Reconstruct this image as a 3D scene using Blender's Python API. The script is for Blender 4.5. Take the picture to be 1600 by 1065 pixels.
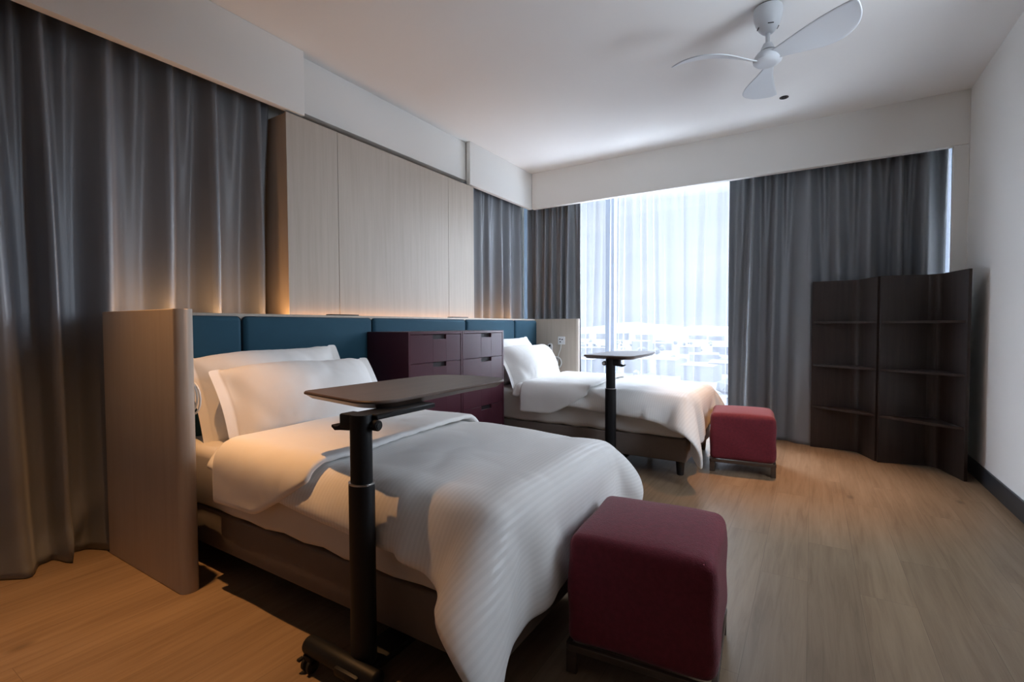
import bpy, bmesh, math, random
import numpy as np
from mathutils import Vector, Matrix

for _o in list(bpy.data.objects):
    bpy.data.objects.remove(_o)
S = bpy.context.scene
COL = S.collection
PI = math.pi
rad = math.radians

# ---------------------------------------------------------------- camera, world, lights, exposure
FPX, YAW, PIT, ROL, CAMH = 754.18, rad(-31.838), rad(1.8055), rad(-0.2278), 1.15
_f = Vector((math.sin(YAW) * math.cos(PIT), math.cos(YAW) * math.cos(PIT), -math.sin(PIT)))
_r = Vector((math.cos(YAW), -math.sin(YAW), 0))
_u = _r.cross(_f)
_r2 = _r * math.cos(ROL) + _u * math.sin(ROL)
_u2 = -_r * math.sin(ROL) + _u * math.cos(ROL)
cd = bpy.data.cameras.new('camera')
cd.sensor_width = 36.0
cd.lens = FPX / 1600 * 36.0
cd.clip_end = 20000
cd.clip_start = 0.02
cam = bpy.data.objects.new('camera', cd)
COL.objects.link(cam)
cam.matrix_world = Matrix(((_r2.x, _u2.x, -_f.x, 0), (_r2.y, _u2.y, -_f.y, 0), (_r2.z, _u2.z, -_f.z, CAMH), (0, 0, 0, 1)))
S.camera = cam

S.view_settings.view_transform = 'Standard'
S.view_settings.look = 'None'
S.view_settings.exposure = 0.0
S.view_settings.gamma = 1.0
S.view_settings.use_curve_mapping = False
S.cycles.use_denoising = True
S.cycles.max_bounces = 12
S.cycles.diffuse_bounces = 6
S.cycles.transparent_max_bounces = 16
S.cycles.sample_clamp_indirect = 8.0
S.cycles.caustics_reflective = False
S.cycles.caustics_refractive = False

SKY_HORIZON = 0.78      # overcast sky: pale at the horizon, brighter towards the zenith
SKY_ZENITH = 9.0      # sky raised overhead to send more light indoors
SKY_SIDES = 22.0       # sky boosted on both sides of the view to light the room
world = bpy.data.worlds.new('overcast_sky')
S.world = world
world.use_nodes = True
wt = world.node_tree
wt.nodes.clear()
w_out = wt.nodes.new('ShaderNodeOutputWorld')
w_bg = wt.nodes.new('ShaderNodeBackground')
w_tc = wt.nodes.new('ShaderNodeTexCoord')
w_sep = wt.nodes.new('ShaderNodeSeparateXYZ')
w_ramp = wt.nodes.new('ShaderNodeMapRange')
w_ramp.inputs['From Min'].default_value = 0.24
w_ramp.inputs['From Max'].default_value = 0.46
w_ramp.inputs['To Min'].default_value = SKY_HORIZON
w_ramp.inputs['To Max'].default_value = SKY_ZENITH
w_noise = wt.nodes.new('ShaderNodeTexNoise')
w_noise.inputs['Scale'].default_value = 5.0
w_noise.inputs['Detail'].default_value = 5.0
w_mapn = wt.nodes.new('ShaderNodeMapping')
w_mapn.inputs['Scale'].default_value = (1, 1, 2.5)
w_cr = wt.nodes.new('ShaderNodeValToRGB')
w_cr.color_ramp.elements[0].position = 0.38
w_cr.color_ramp.elements[0].color = (0.78, 0.86, 1.0, 1)
w_cr.color_ramp.elements[1].position = 0.62
w_cr.color_ramp.elements[1].color = (0.93, 0.96, 1.0, 1)
wt.links.new(w_tc.outputs['Generated'], w_sep.inputs[0])
wt.links.new(w_sep.outputs['Z'], w_ramp.inputs['Value'])
wt.links.new(w_tc.outputs['Generated'], w_mapn.inputs['Vector'])
wt.links.new(w_mapn.outputs[0], w_noise.inputs['Vector'])
wt.links.new(w_noise.outputs['Fac'], w_cr.inputs['Fac'])
wt.links.new(w_cr.outputs['Color'], w_bg.inputs['Color'])
w_xy = wt.nodes.new('ShaderNodeMath')
w_xy.operation = 'ARCTAN2'
wt.links.new(w_sep.outputs['X'], w_xy.inputs[0])
wt.links.new(w_sep.outputs['Y'], w_xy.inputs[1])
w_off = wt.nodes.new('ShaderNodeMath')
w_off.operation = 'ADD'
w_off.inputs[1].default_value = rad(13.5)
wt.links.new(w_xy.outputs[0], w_off.inputs[0])
w_abs = wt.nodes.new('ShaderNodeMath')
w_abs.operation = 'ABSOLUTE'
wt.links.new(w_off.outputs[0], w_abs.inputs[0])
w_side = wt.nodes.new('ShaderNodeMapRange')
w_side.interpolation_type = 'SMOOTHSTEP'
w_side.inputs['From Min'].default_value = rad(15)
w_side.inputs['From Max'].default_value = rad(34)
w_side.inputs['To Min'].default_value = SKY_HORIZON
w_side.inputs['To Max'].default_value = SKY_SIDES
wt.links.new(w_abs.outputs[0], w_side.inputs['Value'])
w_max = wt.nodes.new('ShaderNodeMath')
w_max.operation = 'MAXIMUM'
wt.links.new(w_ramp.outputs[0], w_max.inputs[0])
wt.links.new(w_side.outputs[0], w_max.inputs[1])
wt.links.new(w_max.outputs[0], w_bg.inputs['Strength'])
wt.links.new(w_bg.outputs[0], w_out.inputs['Surface'])


def area_light(name, loc, rot, sx, sy, power, color, portal=False, spread=PI):
    l = bpy.data.lights.new(name, 'AREA')
    l.shape = 'RECTANGLE'
    l.size, l.size_y = sx, sy
    l.energy = power
    l.color = color
    l.spread = spread
    if portal:
        l.cycles.is_portal = True
    o = bpy.data.objects.new(name, l)
    COL.objects.link(o)
    o.location = loc
    o.rotation_euler = rot
    return o


def spot_light(name, loc, power, color, angle, blend, radius=0.03, rot=(0, 0, 0)):
    l = bpy.data.lights.new(name, 'SPOT')
    l.energy = power
    l.color = color
    l.spot_size = rad(angle)
    l.spot_blend = blend
    l.shadow_soft_size = radius
    o = bpy.data.objects.new(name, l)
    COL.objects.link(o)
    o.location = loc
    o.rotation_euler = rot
    return o


SIDE_Y, SIDE_W = 2.6, .60     # narrow unseen window added in the right wall to brighten the room
# daylight portals in the window and the added fill opening (they only guide the sky light in)
area_light('window_daylight', (-1.12, 5.83, 1.55), (rad(-90), 0, 0), 4.4, 3.0, 1.0, (1, 1, 1), portal=True)
area_light('added_fill_window_portal', (1.23, SIDE_Y, 1.9), (0, rad(90), 0), 1.6, SIDE_W, 1.0, (1, 1, 1), portal=True)
WARM = (1.0, 0.50, 0.19)
LED_POWER = 6.5
DOWNLIGHT_POWER = 285.0

# ---------------------------------------------------------------- helpers
def new_obj(name, me, mat, parent=None):
    o = bpy.data.objects.new(name, me)
    COL.objects.link(o)
    if mat is not None:
        for m in (mat if isinstance(mat, (list, tuple)) else [mat]):
            me.materials.append(m)
    if parent is not None:
        o.parent = parent
    return o


def from_bm(name, bm, mat, parent=None, smooth=True, angle=38):
    bmesh.ops.recalc_face_normals(bm, faces=bm.faces[:])
    me = bpy.data.meshes.new(name)
    bm.to_mesh(me)
    bm.free()
    if smooth:
        me.polygons.foreach_set('use_smooth', [True] * len(me.polygons))
        me.set_sharp_from_angle(angle=rad(angle))
    return new_obj(name, me, mat, parent)


def thing(name, label, cat, loc=(0, 0, 0), rz=0.0, group=None):
    o = bpy.data.objects.new(name, None)
    COL.objects.link(o)
    o.empty_display_size = 0.1
    o.location = loc
    o.rotation_euler = (0, 0, rz)
    return tag(o, label, cat, group)


def tag(o, label, cat, group=None, kind=None):
    o['label'] = label
    o['category'] = cat
    if group:
        o['group'] = group
    if kind:
        o['kind'] = kind
    return o


def structure(o, label=None, cat=None):
    o['kind'] = 'structure'
    if label:
        o['label'] = label
    if cat:
        o['category'] = cat
    return o


def add_box(bm, x0, x1, y0, y1, z0, z1, bev=0.0, seg=2):
    vs = bmesh.ops.create_cube(bm, size=1.0)['verts']
    for v in vs:
        v.co = Vector((x0 + (v.co.x + .5) * (x1 - x0), y0 + (v.co.y + .5) * (y1 - y0), z0 + (v.co.z + .5) * (z1 - z0)))
    if bev > 0:
        es = list({e for v in vs for e in v.link_edges})
        bmesh.ops.bevel(bm, geom=es, offset=bev, segments=seg, affect='EDGES', profile=.5)
    return bm


def box(name, b, mat, parent=None, bev=0.0, seg=2):
    bm = bmesh.new()
    add_box(bm, *b, bev=bev, seg=seg)
    return from_bm(name, bm, mat, parent)


def add_lathe(bm, prof, seg=32, center=(0, 0, 0), axis='Z', caps=True):
    """prof: list of (radius, height)"""
    rings = []
    for r, h in prof:
        ring = []
        for k in range(seg):
            a = 2 * PI * k / seg
            p = (r * math.cos(a), r * math.sin(a), h)
            if axis == 'X':
                p = (h, r * math.cos(a), r * math.sin(a))
            elif axis == 'Y':
                p = (r * math.cos(a), h, r * math.sin(a))
            ring.append(bm.verts.new(Vector(p) + Vector(center)))
        rings.append(ring)
    for a, b in zip(rings[:-1], rings[1:]):
        for k in range(seg):
            bm.faces.new((a[k], a[(k + 1) % seg], b[(k + 1) % seg], b[k]))
    if caps:
        bm.faces.new(rings[0][::-1])
        bm.faces.new(rings[-1])
    return bm


def lathe(name, prof, mat, parent=None, seg=32, center=(0, 0, 0), axis='Z'):
    bm = bmesh.new()
    add_lathe(bm, prof, seg, center, axis)
    return from_bm(name, bm, mat, parent)


def add_prism(bm, pts, z0, z1, bev=0.0, seg=2, only_vertical=False):
    lo = [bm.verts.new((x, y, z0)) for x, y in pts]
    hi = [bm.verts.new((x, y, z1)) for x, y in pts]
    n = len(pts)
    bm.faces.new(lo[::-1])
    top = bm.faces.new(hi)
    bm.faces.ensure_lookup_table()
    for k in range(n):
        bm.faces.new((lo[k], lo[(k + 1) % n], hi[(k + 1) % n], hi[k]))
    if bev > 0:
        es = [e for e in bm.edges if e.is_valid and all(v in hi for v in e.verts) or all(v in lo for v in e.verts)]
        bmesh.ops.bevel(bm, geom=es, offset=bev, segments=seg, affect='EDGES', profile=.5)
    return bm


def prism(name, pts, z0, z1, mat, parent=None, bev=0.0, seg=2):
    bm = bmesh.new()
    add_prism(bm, pts, z0, z1, bev, seg)
    return from_bm(name, bm, mat, parent)


def round_poly(pts, radii, n=8):
    out = []
    N = len(pts)
    for i in range(N):
        p0, p1, p2 = Vector(pts[i - 1]), Vector(pts[i]), Vector(pts[(i + 1) % N])
        r = radii[i] if isinstance(radii, (list, tuple)) else radii
        if r <= 0:
            out.append(tuple(p1))
            continue
        a, b = (p0 - p1).normalized(), (p2 - p1).normalized()
        ang = a.angle(b)
        d = min(r / math.tan(ang / 2), (p0 - p1).length * .49, (p2 - p1).length * .49)
        s, e = p1 + a * d, p1 + b * d
        for k in range(n + 1):
            t = k / n
            out.append(tuple((1 - t) ** 2 * s + 2 * t * (1 - t) * (p1 * .75 + (s + e) * .125) + t * t * e))
    return out


def tube(name, pts, r, mat, parent=None, seg=10, closed=False):
    cu = bpy.data.curves.new(name, 'CURVE')
    cu.dimensions = '3D'
    cu.bevel_depth = r
    cu.bevel_resolution = 3
    cu.use_fill_caps = True
    sp = cu.splines.new('NURBS')
    sp.points.add(len(pts) - 1)
    for p, q in zip(sp.points, pts):
        p.co = (*q, 1)
    sp.use_endpoint_u = not closed
    sp.use_cyclic_u = closed
    sp.order_u = 4
    sp.resolution_u = 6
    tmp = bpy.data.objects.new('tmp', cu)
    COL.objects.link(tmp)
    dg = bpy.context.evaluated_depsgraph_get()
    me = bpy.data.meshes.new_from_object(tmp.evaluated_get(dg))
    bpy.data.objects.remove(tmp)
    bpy.data.curves.remove(cu)
    me.name = name
    me.materials.clear()
    me.polygons.foreach_set('use_smooth', [True] * len(me.polygons))
    return new_obj(name, me, mat, parent)


def grid_mesh(name, P, mat, parent=None, uv=None, flip=False):
    """P: array (n, m, 3)"""
    n, m = P.shape[:2]
    idx = np.arange(n * m).reshape(n, m)
    q = np.stack([idx[:-1, :-1], idx[1:, :-1], idx[1:, 1:], idx[:-1, 1:]], -1).reshape(-1, 4)
    if flip:
        q = q[:, ::-1]
    me = bpy.data.meshes.new(name)
    me.from_pydata(P.reshape(-1, 3).tolist(), [], q.tolist())
    if uv is not None:
        lay = me.uv_layers.new(name='UVMap')
        U = uv.reshape(-1, 2)[q.reshape(-1)]
        lay.data.foreach_set('uv', U.astype('f').reshape(-1))
    me.polygons.foreach_set('use_smooth', [True] * len(me.polygons))
    me.update()
    return new_obj(name, me, mat, parent)


def subsurf(o, lv=1):
    m = o.modifiers.new('subdivision', 'SUBSURF')
    m.levels = lv
    m.render_levels = lv
    return o


def solidify(o, t, offset=1.0):
    m = o.modifiers.new('thickness', 'SOLIDIFY')
    m.thickness = t
    m.offset = offset
    return o


def copy_tree(o, parent=None):
    c = o.copy()
    COL.objects.link(c)
    c.parent = parent
    for ch in list(o.children):
        copy_tree(ch, c)
    return c


# ---------------------------------------------------------------- materials
def srgb(r, g, b):
    return tuple(((c / 255 / 12.92) if c / 255 <= .04045 else ((c / 255 + .055) / 1.055) ** 2.4) for c in (r, g, b))


def mat_base(name, color, rough=.6, metal=0.0, spec=.5, sheen=0.0, var=0.06, vscale=3.0, bump=0.0, bscale=200.0, stretch=(1, 1, 1), coat=0.0):
    m = bpy.data.materials.new(name)
    m.use_nodes = True
    nt = m.node_tree
    bs = nt.nodes['Principled BSDF']
    bs.inputs['Roughness'].default_value = rough
    bs.inputs['Metallic'].default_value = metal
    bs.inputs['Specular IOR Level'].default_value = spec
    if sheen:
        bs.inputs['Sheen Weight'].default_value = sheen
        bs.inputs['Sheen Roughness'].default_value = .4
    if coat:
        bs.inputs['Coat Weight'].default_value = coat
        bs.inputs['Coat Roughness'].default_value = .12
    tc = nt.nodes.new('ShaderNodeTexCoord')
    mp = nt.nodes.new('ShaderNodeMapping')
    mp.inputs['Scale'].default_value = stretch
    nz = nt.nodes.new('ShaderNodeTexNoise')
    nz.inputs['Scale'].default_value = vscale
    nz.inputs['Detail'].default_value = 6
    cr = nt.nodes.new('ShaderNodeMixRGB')
    cr.inputs['Color1'].default_value = (*[c * (1 - var) for c in color], 1)
    cr.inputs['Color2'].default_value = (*[min(1, c * (1 + var)) for c in color], 1)
    nt.links.new(tc.outputs['Object'], mp.inputs['Vector'])
    nt.links.new(mp.outputs[0], nz.inputs['Vector'])
    nt.links.new(nz.outputs['Fac'], cr.inputs['Fac'])
    nt.links.new(cr.outputs[0], bs.inputs['Base Color'])
    if bump:
        n2 = nt.nodes.new('ShaderNodeTexNoise')
        n2.inputs['Scale'].default_value = bscale
        n2.inputs['Detail'].default_value = 3
        bp = nt.nodes.new('ShaderNodeBump')
        bp.inputs['Strength'].default_value = bump
        bp.inputs['Distance'].default_value = .01
        nt.links.new(mp.outputs[0], n2.inputs['Vector'])
        nt.links.new(n2.outputs['Fac'], bp.inputs['Height'])
        nt.links.new(bp.outputs[0], bs.inputs['Normal'])
    return m


def mat_wood(name, c1, c2, rough=.45, axis='Z', scale=6.0, spec=.4):
    """fine straight grain along one axis"""
    m = bpy.data.materials.new(name)
    m.use_nodes = True
    nt = m.node_tree
    bs = nt.nodes['Principled BSDF']
    bs.inputs['Roughness'].default_value = rough
    bs.inputs['Specular IOR Level'].default_value = spec
    tc = nt.nodes.new('ShaderNodeTexCoord')
    mp = nt.nodes.new('ShaderNodeMapping')
    st = [1.0, 1.0, 1.0]
    st['XYZ'.index(axis)] = .05
    mp.inputs['Scale'].default_value = [s * scale for s in st]
    nz = nt.nodes.new('ShaderNodeTexNoise')
    nz.inputs['Scale'].default_value = 4
    nz.inputs['Detail'].default_value = 8
    nz.inputs['Roughness'].default_value = .65
    cr = nt.nodes.new('ShaderNodeValToRGB')
    cr.color_ramp.elements[0].position = .3
    cr.color_ramp.elements[0].color = (*c1, 1)
    cr.color_ramp.elements[1].position = .7
    cr.color_ramp.elements[1].color = (*c2, 1)
    nt.links.new(tc.outputs['Object'], mp.inputs['Vector'])
    nt.links.new(mp.outputs[0], nz.inputs['Vector'])
    nt.links.new(nz.outputs['Fac'], cr.inputs['Fac'])
    nt.links.new(cr.outputs[0], bs.inputs['Base Color'])
    return m


def mat_floor():
    m = bpy.data.materials.new('oak_planks')
    m.use_nodes = True
    nt = m.node_tree
    N, L = nt.nodes.new, nt.links.new
    bs = nt.nodes['Principled BSDF']
    tc = N('ShaderNodeTexCoord')
    # planks run along world Y: swap axes for the brick texture
    mp = N('ShaderNodeMapping')
    mp.inputs['Rotation'].default_value = (0, 0, rad(90))
    L(tc.outputs['Object'], mp.inputs['Vector'])
    br = N('ShaderNodeTexBrick')
    br.inputs['Scale'].default_value = 1.0
    br.inputs['Brick Width'].default_value = 1.25
    br.inputs['Row Height'].default_value = .19
    br.inputs['Mortar Size'].default_value = .0008
    br.inputs['Mortar Smooth'].default_value = .2
    br.offset = .37
    br.inputs['Color1'].default_value = (0, 0, 0, 1)
    br.inputs['Color2'].default_value = (1, 1, 1, 1)
    br.inputs['Mortar'].default_value = (.5, .5, .5, 1)
    L(mp.outputs[0], br.inputs['Vector'])
    # per plank random offset for the grain
    off = N('ShaderNodeVectorMath')
    off.operation = 'MULTIPLY_ADD'
    L(br.outputs['Color'], off.inputs[0])
    off.inputs[1].default_value = (7.3, 3.1, 5.7)
    L(tc.outputs['Object'], off.inputs[2])
    mg = N('ShaderNodeMapping')
    mg.inputs['Scale'].default_value = (22, 1.3, 1)
    L(off.outputs[0], mg.inputs['Vector'])
    g = N('ShaderNodeTexNoise')
    g.inputs['Scale'].default_value = 1.6
    g.inputs['Detail'].default_value = 9
    g.inputs['Roughness'].default_value = .62
    g.inputs['Distortion'].default_value = .6
    L(mg.outputs[0], g.inputs['Vector'])
    mb = N('ShaderNodeMapping')
    mb.inputs['Scale'].default_value = (5, .8, 1)
    L(off.outputs[0], mb.inputs['Vector'])
    g2 = N('ShaderNodeTexNoise')
    g2.inputs['Scale'].default_value = 1.3
    g2.inputs['Detail'].default_value = 4
    L(mb.outputs[0], g2.inputs['Vector'])
    cr = N('ShaderNodeValToRGB')
    e = cr.color_ramp.elements
    e[0].position, e[0].color = .22, (.13, .082, .045, 1)
    e[1].position, e[1].color = .78, (.33, .238, .152, 1)
    x = e.new(.48)
    x.color = (.24, .166, .102, 1)
    mixg = N('ShaderNodeMath')
    mixg.operation = 'MULTIPLY_ADD'
    L(g.outputs['Fac'], mixg.inputs[0])
    mixg.inputs[1].default_value = .62
    sc = N('ShaderNodeMath')
    sc.operation = 'MULTIPLY'
    L(g2.outputs['Fac'], sc.inputs[0])
    sc.inputs[1].default_value = .38
    L(sc.outputs[0], mixg.inputs[2])
    L(mixg.outputs[0], cr.inputs['Fac'])
    # knots
    mk = N('ShaderNodeMapping')
    mk.inputs['Scale'].default_value = (3.2, 1.5, 1)
    L(tc.outputs['Object'], mk.inputs['Vector'])
    vo = N('ShaderNodeTexVoronoi')
    vo.inputs['Scale'].default_value = 1.0
    L(mk.outputs[0], vo.inputs['Vector'])
    kr = N('ShaderNodeMapRange')
    kr.inputs['From Min'].default_value = .02
    kr.inputs['From Max'].default_value = .085
    kr.inputs['To Min'].default_value = .45
    kr.inputs['To Max'].default_value = 1.0
    L(vo.outputs['Distance'], kr.inputs['Value'])
    m1 = N('ShaderNodeMixRGB')
    m1.blend_type = 'MULTIPLY'
    m1.inputs['Fac'].default_value = 1
    L(cr.outputs[0], m1.inputs['Color1'])
    L(kr.outputs[0], m1.inputs['Color2'])
    # plank to plank tone
    tone = N('ShaderNodeMapRange')
    tone.inputs['To Min'].default_value = .93
    tone.inputs['To Max'].default_value = 1.07
    L(br.outputs['Color'], tone.inputs['Value'])
    m2 = N('ShaderNodeMixRGB')
    m2.blend_type = 'MULTIPLY'
    m2.inputs['Fac'].default_value = 1
    L(m1.outputs[0], m2.inputs['Color1'])
    L(tone.outputs[0], m2.inputs['Color2'])
    m3 = N('ShaderNodeMixRGB')
    m3.blend_type = 'MIX'
    m3.inputs['Color2'].default_value = (.14, .095, .058, 1)
    L(br.outputs['Fac'], m3.inputs['Fac'])
    L(m2.outputs[0], m3.inputs['Color1'])
    L(m3.outputs[0], bs.inputs['Base Color'])
    rr = N('ShaderNodeMapRange')
    rr.inputs['To Min'].default_value = .50
    rr.inputs['To Max'].default_value = .36
    L(g.outputs['Fac'], rr.inputs['Value'])
    L(rr.outputs[0], bs.inputs['Roughness'])
    bp = N('ShaderNodeBump')
    bp.inputs['Strength'].default_value = .12
    bp.inputs['Distance'].default_value = .004
    L(mixg.outputs[0], bp.inputs['Height'])
    L(bp.outputs[0], bs.inputs['Normal'])
    bs.inputs['Specular IOR Level'].default_value = .45
    return m


def mat_sheer():
    m = bpy.data.materials.new('white_voile')
    m.use_nodes = True
    nt = m.node_tree
    nt.nodes.clear()
    N, L = nt.nodes.new, nt.links.new
    out = N('ShaderNodeOutputMaterial')
    tr = N('ShaderNodeBsdfTransparent')
    tl = N('ShaderNodeBsdfTranslucent')
    df = N('ShaderNodeBsdfDiffuse')
    tl.inputs['Color'].default_value = (.41, .42, .465, 1)
    df.inputs['Color'].default_value = (.84, .86, .92, 1)
    tr.inputs['Color'].default_value = (.98, .985, 1, 1)
    a = N('ShaderNodeMixShader')
    a.inputs[0].default_value = .35
    L(tl.outputs[0], a.inputs[1])
    L(df.outputs[0], a.inputs[2])
    b = N('ShaderNodeMixShader')
    tc = N('ShaderNodeTexCoord')
    nz = N('ShaderNodeTexNoise')
    nz.inputs['Scale'].default_value = 30
    L(tc.outputs['Object'], nz.inputs['Vector'])
    mr = N('ShaderNodeMapRange')
    mr.inputs['To Min'].default_value = .25
    mr.inputs['To Max'].default_value = .33
    L(nz.outputs['Fac'], mr.inputs['Value'])
    L(mr.outputs[0], b.inputs[0])
    L(tr.outputs[0], b.inputs[1])
    L(a.outputs[0], b.inputs[2])
    L(b.outputs[0], out.inputs['Surface'])
    return m


def mat_glass():
    m = bpy.data.materials.new('clear_glazing')
    m.use_nodes = True
    nt = m.node_tree
    nt.nodes.clear()
    N, L = nt.nodes.new, nt.links.new
    out = N('ShaderNodeOutputMaterial')
    tr = N('ShaderNodeBsdfTransparent')
    tr.inputs['Color'].default_value = (.93, .96, .98, 1)
    gl = N('ShaderNodeBsdfGlossy')
    gl.inputs['Roughness'].default_value = .02
    b = N('ShaderNodeMixShader')
    b.inputs[0].default_value = .04
    L(tr.outputs[0], b.inputs[1])
    L(gl.outputs[0], b.inputs[2])
    L(b.outputs[0], out.inputs['Surface'])
    return m


def mat_striped_linen(name, color):
    """white cotton with woven satin stripes across the bed (UV in metres along u)"""
    m = mat_base(name, color, rough=.75, sheen=.15, var=.015, vscale=8)
    nt = m.node_tree
    N, L = nt.nodes.new, nt.links.new
    bs = nt.nodes['Principled BSDF']
    uv = N('ShaderNodeUVMap')
    sp = N('ShaderNodeSeparateXYZ')
    L(uv.outputs[0], sp.inputs[0])
    mu = N('ShaderNodeMath')
    mu.operation = 'MULTIPLY'
    mu.inputs[1].default_value = 2 * PI / .017
    L(sp.outputs['X'], mu.inputs[0])
    si = N('ShaderNodeMath')
    si.operation = 'SINE'
    L(mu.outputs[0], si.inputs[0])
    st = N('ShaderNodeMapRange')
    st.inputs['From Min'].default_value = -.35
    st.inputs['From Max'].default_value = .35
    st.interpolation_type = 'SMOOTHSTEP'
    L(si.outputs[0], st.inputs['Value'])
    ro = N('ShaderNodeMapRange')
    ro.inputs['To Min'].default_value = .85
    ro.inputs['To Max'].default_value = .42
    L(st.outputs[0], ro.inputs['Value'])
    L(ro.outputs[0], bs.inputs['Roughness'])
    old = bs.inputs['Base Color'].links[0].from_socket
    mx = N('ShaderNodeMixRGB')
    mx.blend_type = 'MULTIPLY'
    mx.inputs['Fac'].default_value = 1
    tn = N('ShaderNodeMapRange')
    tn.inputs['To Min'].default_value = .955
    tn.inputs['To Max'].default_value = 1.0
    L(st.outputs[0], tn.inputs['Value'])
    L(old, mx.inputs['Color1'])
    L(tn.outputs[0], mx.inputs['Color2'])
    L(mx.outputs[0], bs.inputs['Base Color'])
    bp = N('ShaderNodeBump')
    bp.inputs['Strength'].default_value = .06
    bp.inputs['Distance'].default_value = .002
    L(st.outputs[0], bp.inputs['Height'])
    L(bp.outputs[0], bs.inputs['Normal'])
    return m


def mat_emit(name, color, strength):
    m = bpy.data.materials.new(name)
    m.use_nodes = True
    nt = m.node_tree
    bs = nt.nodes['Principled BSDF']
    bs.inputs['Base Color'].default_value = (*color, 1)
    bs.inputs['Emission Color'].default_value = (*color, 1)
    bs.inputs['Emission Strength'].default_value = strength
    return m


def add_creases(m, scale, strength, dist=.02):
    """soft rumples of cotton cloth, laid over the material's own fine bump"""
    nt = m.node_tree
    N, L = nt.nodes.new, nt.links.new
    bs = nt.nodes['Principled BSDF']
    tc = N('ShaderNodeTexCoord')
    nz = N('ShaderNodeTexNoise')
    nz.inputs['Scale'].default_value = scale
    nz.inputs['Detail'].default_value = 1.5
    nz.inputs['Distortion'].default_value = .35
    L(tc.outputs['Object'], nz.inputs['Vector'])
    a = N('ShaderNodeMath')
    a.operation = 'SUBTRACT'
    a.inputs[1].default_value = .5
    L(nz.outputs['Fac'], a.inputs[0])
    b = N('ShaderNodeMath')
    b.operation = 'ABSOLUTE'
    L(a.outputs[0], b.inputs[0])
    r = N('ShaderNodeMapRange')
    r.inputs['From Max'].default_value = .16
    r.interpolation_type = 'SMOOTHSTEP'
    L(b.outputs[0], r.inputs['Value'])
    bp = N('ShaderNodeBump')
    bp.inputs['Strength'].default_value = strength
    bp.inputs['Distance'].default_value = dist
    L(r.outputs[0], bp.inputs['Height'])
    if bs.inputs['Normal'].links:
        L(bs.inputs['Normal'].links[0].from_socket, bp.inputs['Normal'])
    L(bp.outputs[0], bs.inputs['Normal'])


M = {}
M['ceiling'] = mat_base('ceiling_paint', (.80, .79, .775), .9, var=.01, vscale=1.5)
M['wall'] = mat_base('wall_paint', (.78, .77, .74), .88, var=.012, vscale=1.2)
M['floor'] = mat_floor()
M['skirting'] = mat_base('dark_skirting', (.012, .014, .018), .4)
M['laminate'] = mat_wood('beige_laminate', (.43, .365, .30), (.50, .435, .365), .5, 'Z', 6)
M['teal'] = mat_base('teal_velvet', (.006, .055, .092), .85, sheen=.12, var=.10, vscale=14, bump=.10, bscale=500)
M['curtain'] = mat_base('grey_blackout_satin', (.200, .214, .236), .40, spec=.6, sheen=.2, var=.04, vscale=3, bump=.06, bscale=400)
M['sheer'] = mat_sheer()
M['glass'] = mat_glass()
M['alu'] = mat_base('blue_grey_aluminium', (.16, .22, .30), .45, metal=.3)
M['linen'] = mat_base('white_cotton', (.86, .85, .835), .8, sheen=.12, var=.02, vscale=5, bump=.05, bscale=350)
M['stripe'] = mat_striped_linen('striped_white_cotton', (.86, .85, .835))
add_creases(M['linen'], 5.0, .075)
add_creases(M['stripe'], 3.4, .10)
M['mattress'] = mat_base('mattress_sheet', (.68, .655, .625), .85, var=.03, vscale=4, bump=.05, bscale=250)
M['base'] = mat_base('taupe_upholstery', (.17, .135, .115), .9, sheen=.1, var=.08, vscale=20, bump=.12, bscale=400)
M['blackwood'] = mat_base('black_wood', (.012, .011, .011), .4)
M['burgundy'] = mat_base('burgundy_velvet', (.155, .013, .026), .85, sheen=.20, var=.38, vscale=60, bump=.30, bscale=260)
M['ottoframe'] = mat_wood('dark_walnut', (.055, .036, .026), (.10, .066, .047), .45, 'X', 8)
M['lacquer'] = mat_base('aubergine_lacquer', (.062, .016, .026), .30, spec=.42, var=.05, vscale=2)
M['slot'] = mat_base('dark_recess', (.012, .007, .009), .7)
M['tabletop'] = mat_wood('dark_table_laminate', (.085, .055, .042), (.12, .080, .060), .38, 'Y', 7, spec=.55)
M['blackmetal'] = mat_base('black_powder_coat', (.008, .0085, .010), .5, spec=.3)
M['chrome'] = mat_base('brushed_steel', (.55, .55, .55), .3, metal=1.0)
M['rubber'] = mat_base('black_rubber', (.012, .012, .012), .6)
M['shelfwood'] = mat_wood('wenge_veneer', (.021, .014, .012), (.040, .027, .023), .42, 'Z', 7)
M['white'] = mat_base('white_plastic', (.78, .78, .78), .4)
M['cordwhite'] = mat_base('white_cable', (.72, .72, .70), .5)
M['fan'] = mat_base('white_fan_lacquer', (.62, .645, .68), .38, var=.01)
M['fandark'] = mat_base('fan_shadow_gap', (.02, .02, .02), .6)
M['led'] = mat_emit('warm_led', (1.0, .55, .22), 3.0)
M['city'] = mat_base('hazed_render', (.033, .034, .037), .9)  # distance haze is painted into the town colours from here down
M['city2'] = mat_base('hazed_concrete', (.026, .028, .032), .9)
M['cityroof'] = mat_base('hazed_metal_roof', (.035, .036, .039), .8)
M['ground'] = mat_base('hazy_town_ground', (.030, .032, .036), .95, var=.35, vscale=.03)
M['hill'] = mat_base('hazy_hills', (.028, .030, .034), .95, var=.1, vscale=.002)
M['tree'] = mat_base('hazy_foliage', (.024, .027, .028), .95, var=.3, vscale=.3)

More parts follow.
